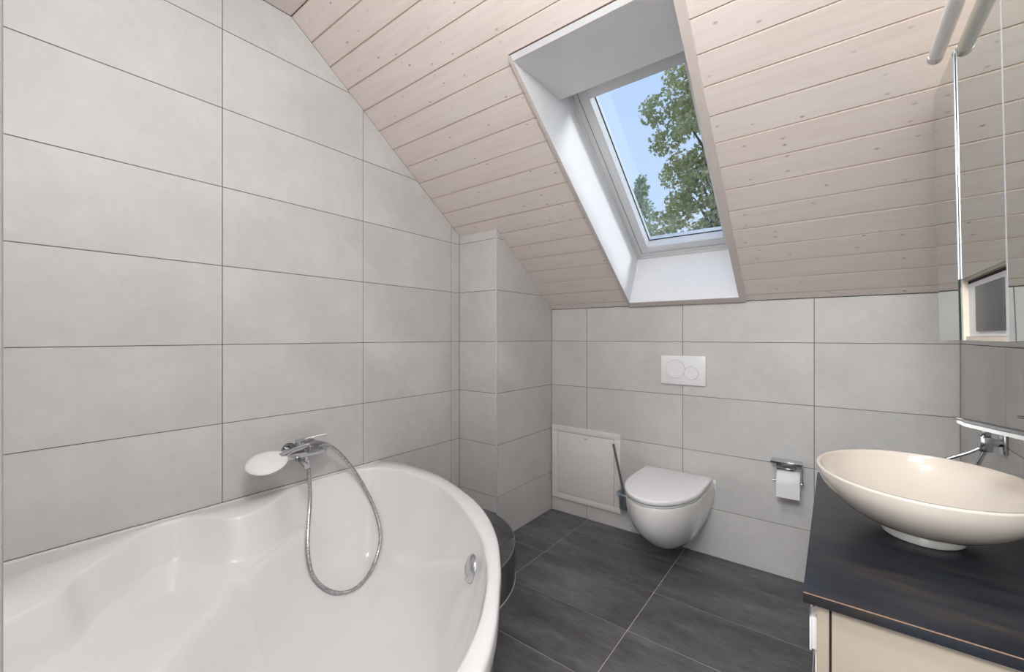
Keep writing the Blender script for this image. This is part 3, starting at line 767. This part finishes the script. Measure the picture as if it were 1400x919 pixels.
q1b = box('shadow_gap', -.0075, -.0035, 1.046, 1.93, cb + .006, ctp - .004, M['dark_line'])
at(vc, q1, q1b)
zm = (cb + ctp) / 2
for a, b__ in ((zm + .0015, ctp - .003), (cb, zm - .0015)):
    d = box('drawer', -.027, -.0075, 1.040, 1.935, a, b__, M['cab'], None, .0012); at(vc, d)
    h = boxes('handle', [(-.0405, -.027, 1.075, 1.115, b__ - .116, b__ - .048), (-.0405, -.0365, 1.068, 1.125, b__ - .116, b__ - .048)], M['white_plastic'], None, .0015)
    h.parent = d
e = box('edge_band', -.0318, -.0272, 1.09, 1.10, cb, ctp - .001, M['white_plastic']); at(vc, e)

# ------------------------------------------------------------------ basin
BX, BY, BA, BB, BZ = .179, 1.500, .219, .258, H - .3565
def ell(s_, z, sx=1.0, n=72): return [(BX + BA * s_ * sx * math.cos(2 * math.pi * i / n), BY + BB * s_ * math.sin(2 * math.pi * i / n), z) for i in range(n)]
hb_ = BZ - (CZ + .016)
rings = []
for i in range(17):
    t = i / 16
    s_ = .20 + .80 * (math.sin(t * math.pi / 2) ** 1.0); z = BZ - hb_ * (1 - (1 - math.cos(t * math.pi / 2)) ** .80)
    rings.append(ell(s_, z))
rings = [ell(.20, CZ + .016)] + rings[1:]
rings[-1] = ell(1.0, BZ - .006)
rings += [ell(1.003, BZ - .002), ell(.996, BZ), ell(.965, BZ), ell(.955, BZ - .003)]
for i in range(1, 17):
    t = i / 16
    s_ = .95 * math.cos(t * math.pi / 2 * .97); z = BZ - .003 - .122 * math.sin(t * math.pi / 2) ** 1.15
    rings.append(ell(s_, z))
bas = thing('washbasin', 'cream-white oval vessel basin standing on the black countertop', 'washbasin', (BX, BY, CZ))
q1 = loft('bowl', rings, M['cream_ceramic'], None, True, True, ang=60)
q2 = loft('foot', [ell(.335, CZ + .0005, 1.05), ell(.345, CZ + .003, 1.05), ell(.345, CZ + .014, 1.05), ell(.33, CZ + .022, 1.05)], M['ceramic'], None)
q3 = cyl('drain', (BX, BY, BZ - .1245), (BX, BY, BZ - .119), .026, M['chrome'], None, bev=.002)
at(bas, q1, q2, q3)

# basin spout at the right edge
bt = thing('basin_tap', 'flat chrome and white basin spout reaching in from the right wall over the basin', 'tap', (XR, 1.47, H - .23))
def sweep(name, path, w_, h_, mat):
    vs = []; 
    for (x, y, z, ww, hh) in path:
        vs += [(x, y - ww, z - hh), (x, y + ww, z - hh), (x, y + ww, z), (x, y - ww, z)]
    fs = [(0, 1, 2, 3), tuple(range(len(vs) - 4, len(vs)))]
    for k in range(len(path) - 1):
        a = 4 * k; b_ = a + 4
        fs += [(a + i, a + (i + 1) % 4, b_ + (i + 1) % 4, b_ + i) for i in range(4)]
    o = mesh(name, vs, fs, mat); bv = o.modifiers.new('bevel', 'BEVEL'); bv.width = .0012; bv.segments = 2; return o
q1 = sweep('spout', [(.232, 1.470, H - .1965, .012, .003), (.244, 1.470, H - .199, .017, .008), (.30, 1.470, H - .209, .018, .009), (XR - .001, 1.470, H - .228, .020, .010)], 0, 0, M['steel'])
q2 = sweep('spout_underside', [(.236, 1.468, H - .2005, .010, .010), (.246, 1.466, H - .2075, .016, .0085), (.30, 1.466, H - .2185, .017, .009), (XR - .001, 1.466, H - .238, .019, .011)], 0, 0, M['white_plastic'])
q3 = boxes('wall_plate', [(XR - .008, XR - .0005, 1.43, 1.51, H - .26, H - .165)], M['chrome'], None, .002)
q4 = cyl('lever', (.334, 1.47, H - .1855), (XR - .005, 1.47, H - .190), .0035, M['chrome'], None, bev=.001)
at(bt, q1, q2, q3, q4)

# valve on the wall behind the basin
wv = thing('wall_valve', 'small chrome cross-shaped valve with two pipes on the right wall behind the basin', 'valve', (XR, 1.892, H - .322))
y_ = 1.892
q1 = boxes('wall_plate', [(XR - .010, XR - .0005, y_ - .026, y_ + .026, H - .352, H - .292)], M['chrome'], None, .003)
bm = bmesh.new(); add_cyl(bm, (XR - .010, y_, H - .322), (.362, y_, H - .326), .012); add_box(bm, .352, .380, y_ - .016, y_ + .016, H - .352, H - .306, .003); q2 = fin('body', bm, M['chrome'])
q3 = boxes('lever', [(.355, .377, y_ - .010, y_ + .010, H - .306, H - .278), (.361, .371, y_ - .012, y_ + .012, H - .284, H - .276)], M['chrome'], None, .003)
bm = bmesh.new(); add_tube(bm, [(.362, y_, H - .338), (.33, y_, H - .362), (.286, y_, H - .388), (.25, y_, H - .41)], .0055, 12); q4 = fin('pipe', bm, M['chrome'])
bm = bmesh.new(); add_tube(bm, [(.366, y_, H - .345), (.356, y_, H - .375), (.343, y_, H - .415), (.330, y_, H - .455)], .0065, 12); q5 = fin('pipe', bm, M['chrome'])
at(wv, q1, q2, q3, q4, q5)

# ------------------------------------------------------------------ mirror cabinet (hangs slightly forward)
mc = thing('mirror_cabinet', 'mirrored wall cabinet with three doors and an open white niche on the right wall', 'mirror cabinet', (.2403, 1.28, H - .0103))
def mpart(name, lst, mat, bev=0):
    bm = bmesh.new()
    for x0, x1, y0, y1, z0, z1 in lst: add_box(bm, x0, x1, y0 - 1.28, y1 - 1.28, z0, z1, bev)
    o = fin(name, bm, mat, mc, bev > 0); return o
MT = .702; NB = .145       # top of cabinet, underside of the middle door (local z)
ND = .019
mpart('body', [(.006, .150, 1.462, 1.700, 0, MT), (.006, .150, .862, 1.098, 0, MT), (.006, .150, 1.098, 1.462, NB + .004, MT), (ND, .150, 1.098, 1.462, .0, NB + .004)], M['beige'])
d1 = mpart('mirror_door', [(0, .006, 1.462, 1.700, 0, MT)], M['mirror'])
d2 = mpart('mirror_door', [(.003, .0085, 1.109, 1.456, NB, MT)], M['mirror'])
d3 = mpart('mirror_door', [(0, .006, .862, 1.096, 0, MT)], M['mirror'])
def child(o, p): o.parent = p; o.matrix_parent_inverse = Matrix.Identity(4)
g1 = mpart('glass_edge', [(-.0002, .0034, 1.4560, 1.4618, 0, NB + .002)], M['gedge']); child(g1, d1)
g2 = mpart('glass_edge', [(-.0002, .0020, 1.4560, 1.4618, NB + .002, MT)], M['bedge']); child(g2, d1)  # upper glass edge coloured pale for the bright reflection on it
g3 = mpart('glass_edge', [(.0028, .0087, 1.105, 1.109, NB, MT)], M['gedge']); child(g3, d2)
g4 = mpart('edge_strip', [(.0, .006, 1.0965, 1.1045, .0, MT)], M['bedge']); child(g4, d3)
mpart('top_light_rail', [(.010, ND, 1.107, 1.455, NB - .004, NB + .003)], M['beige'])
mpart('niche_back', [(ND - .003, ND + .0005, 1.104, 1.4545, .010, NB - .012)], M['niche'])
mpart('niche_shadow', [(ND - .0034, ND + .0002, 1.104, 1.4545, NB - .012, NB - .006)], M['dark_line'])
mpart('niche_side', [(.0062, ND - .001, 1.4552, 1.4615, 0, NB)], M['beige'])
mpart('niche_shelf', [(.010, ND, 1.104, 1.455, .0, .009)], M['beige'])
def rx(px):     # along-wall place of a photograph column on the niche back plane
    r = cam_ray(px, 459.5); X = .2403 + ND - .005; return X * r.y / r.x
mpart('tinted_glass', [(ND - .0065, ND - .003, rx(1374), rx(1336), .0205, .121)], M['dglass'], .0006)
mc.rotation_euler = (0, -math.atan(.016), 0)

# tube lamp in front of the cabinet top
tlp = thing('tube_lamp', 'slim white tube lamp with chrome caps along the top of the mirror cabinet', 'lamp', (.205, 1.2, H + .714))
lz = H + .714; lx = .2065
q1 = cyl('tube', (lx, .88, lz), (lx, 1.502, lz), .0155, M['tube'], None, n=28)
q2 = cyl('end_cap', (lx, 1.495, lz), (lx, 1.519, lz), .0163, M['chrome'], None, n=28, bev=.002)
q3 = cyl('end_cap', (lx, .866, lz), (lx, .89, lz), .0163, M['chrome'], None, n=28, bev=.002)
q4 = box('bracket', lx + .008, .262, 1.225, 1.262, lz + .004, lz + .013, M['steel'], None, .001)
q5 = box('bracket', lx + .008, .262, .965, 1.0, lz + .004, lz + .013, M['steel'], None, .001)
at(tlp, q1, q2, q3, q4, q5)

# out of view: base for the added room fill light, and the basin spotlight
cl1 = thing('added_fill_lamp_base', 'round white base of an added fill lamp under the flat part of the plank ceiling', 'lamp', (-.36, .28, ZF))
q1 = cyl('base', (-.36, .28, ZF - .002), (-.36, .28, ZF - .030), .07, M['white_plastic'], None, bev=.003)
at(cl1, q1)
o = cyl('ceiling_spotlight', (-.12, .70, ZF - .002), (-.12, .70, ZF - .014), .085, M['white_plastic'], None, bev=.002)
tag(o, 'small round ceiling spotlight above the vanity', 'lamp')

# ------------------------------------------------------------------ outside: two trees
gr = mesh('ground', [(-60, 4, -6), (60, 4, -6), (60, 80, -6), (-60, 80, -6), (-60, 4, -6.3), (60, 4, -6.3), (60, 80, -6.3), (-60, 80, -6.3)], [(0, 1, 2, 3), (4, 7, 6, 5), (0, 4, 5, 1), (1, 5, 6, 2), (2, 6, 7, 3), (3, 7, 4, 0)], M['soil']); struct(gr)
rng = np.random.default_rng(3)
LEAF = np.array([(0, -.5, 0), (.28, -.22, .03), (.5, .05, 0), (.2, .12, .04), (0, .55, -.02), (-.2, .12, .04), (-.5, .05, 0), (-.28, -.22, .03)])
def foliage(name, clusters, per, size, mat, parent):
    V = []; F = []
    for (cx_, cy_, cz_, rad) in clusters:
        nl = int(per * (rad / .5) ** 2)
        d = rng.normal(size=(nl, 3)); d /= np.linalg.norm(d, axis=1)[:, None]
        rr_ = rad * rng.uniform(.25, 1.0, nl) ** .6
        P = np.array((cx_, cy_, cz_)) + d * rr_[:, None] * np.array((1.15, 1, .8))
        for p in P:
            q = rng.normal(size=4); q /= np.linalg.norm(q); w_, x, y, z = q
            R = np.array([[1 - 2 * (y * y + z * z), 2 * (x * y - z * w_), 2 * (x * z + y * w_)], [2 * (x * y + z * w_), 1 - 2 * (x * x + z * z), 2 * (y * z - x * w_)], [2 * (x * z - y * w_), 2 * (y * z + x * w_), 1 - 2 * (x * x + y * y)]])
            b0 = len(V); V.extend((LEAF * size * rng.uniform(.7, 1.25)) @ R.T + p)
            F.append((b0, b0 + 1, b0 + 3, b0 + 5, b0 + 7)); F.append((b0 + 1, b0 + 2, b0 + 3)); F.append((b0 + 3, b0 + 4, b0 + 5)); F.append((b0 + 5, b0 + 6, b0 + 7))
    me = bpy.data.meshes.new(name); me.from_pydata([tuple(v_) for v_ in V], [], F); me.materials.append(mat)
    o = bpy.data.objects.new(name, me); link(o, parent); o['kind'] = 'stuff'; return o
# big tree: left outline of the crown as (height, x) at y = 12
bz = np.array([-1.0, 3.3, 3.9, 4.4, 4.9, 5.3, 5.8, 6.3, 7.0, 7.6, 8.3, 9.3])
bxs = np.array([-5.6, -4.9, -4.2, -4.0, -3.95, -3.8, -3.95, -4.1, -4.22, -4.0, -3.6, -2.8])
cl = []
z = -.6
while z < 9.2:
    xl = float(np.interp(z, bz, bxs)); x = xl + .42
    xr = -1.7 + 1.9 * math.sin(max(0, min(1, (9.6 - z) / 9)) * math.pi) ** .5
    while x < xr:
        rad = rng.uniform(.36, .56)
        cl.append((x + rng.uniform(-.12, .12), 12 + rng.uniform(-.9, .9), z + rng.uniform(-.15, .15), rad)); x += rng.uniform(.55, .85)
    z += .52
t1 = thing('broadleaf_tree', 'tall green broadleaf tree filling the right of the roof window view', 'tree', (-2.4, 12, -6))
f1 = foliage('foliage', cl, 330, .115, M['leaf'], None)
bm = bmesh.new(); add_tube(bm, [(-2.4, 12, -6), (-2.35, 12.05, -2), (-2.5, 12, 2), (-2.45, 11.95, 6), (-2.3, 12, 8.6)], lambda t: .26 * (1 - t) + .03, 10)
tk = fin('trunk', bm, M['bark'])
bm = bmesh.new()
for i in range(0, len(cl), 3):
    c = cl[i]
    if c[2] > 0: add_tube(bm, [(-2.45, 12, c[2] - .9 - .2 * abs(c[0] + 2.4)), ((-2.45 + c[0]) / 2, (12 + c[1]) / 2, c[2] - .45), c[:3]], lambda t: .05 * (1 - t) + .012, 6)
br = fin('branches', bm, M['bark']); br['kind'] = 'stuff'
at(t1, f1, tk, br)
t2 = thing('distant_tree', 'smaller pale green pointed tree at the lower left of the roof window view', 'tree', (-6.35, 17, -6))
cl2 = []
for i in range(34):
    z = 1.0 + 6.5 * (i / 33); wdt = max(.06, 1.35 * (1 - (z - 1.0) / 6.6) ** .8)
    for s_ in range(5): cl2.append((-6.33 + rng.uniform(-1, 1) * wdt, 17 + rng.uniform(-1, 1) * wdt, z + rng.uniform(-.1, .1) + H - 1.1, rng.uniform(.16, .30)))
f2 = foliage('foliage', cl2, 110, .135, M['leaf2'], None)
bm = bmesh.new(); add_tube(bm, [(-6.35, 17, -6), (-6.33, 17, 2), (-6.33, 17, 6.7)], lambda t: .2 * (1 - t) + .02, 8); tk2 = fin('trunk', bm, M['bark'])
at(t2, f2, tk2)
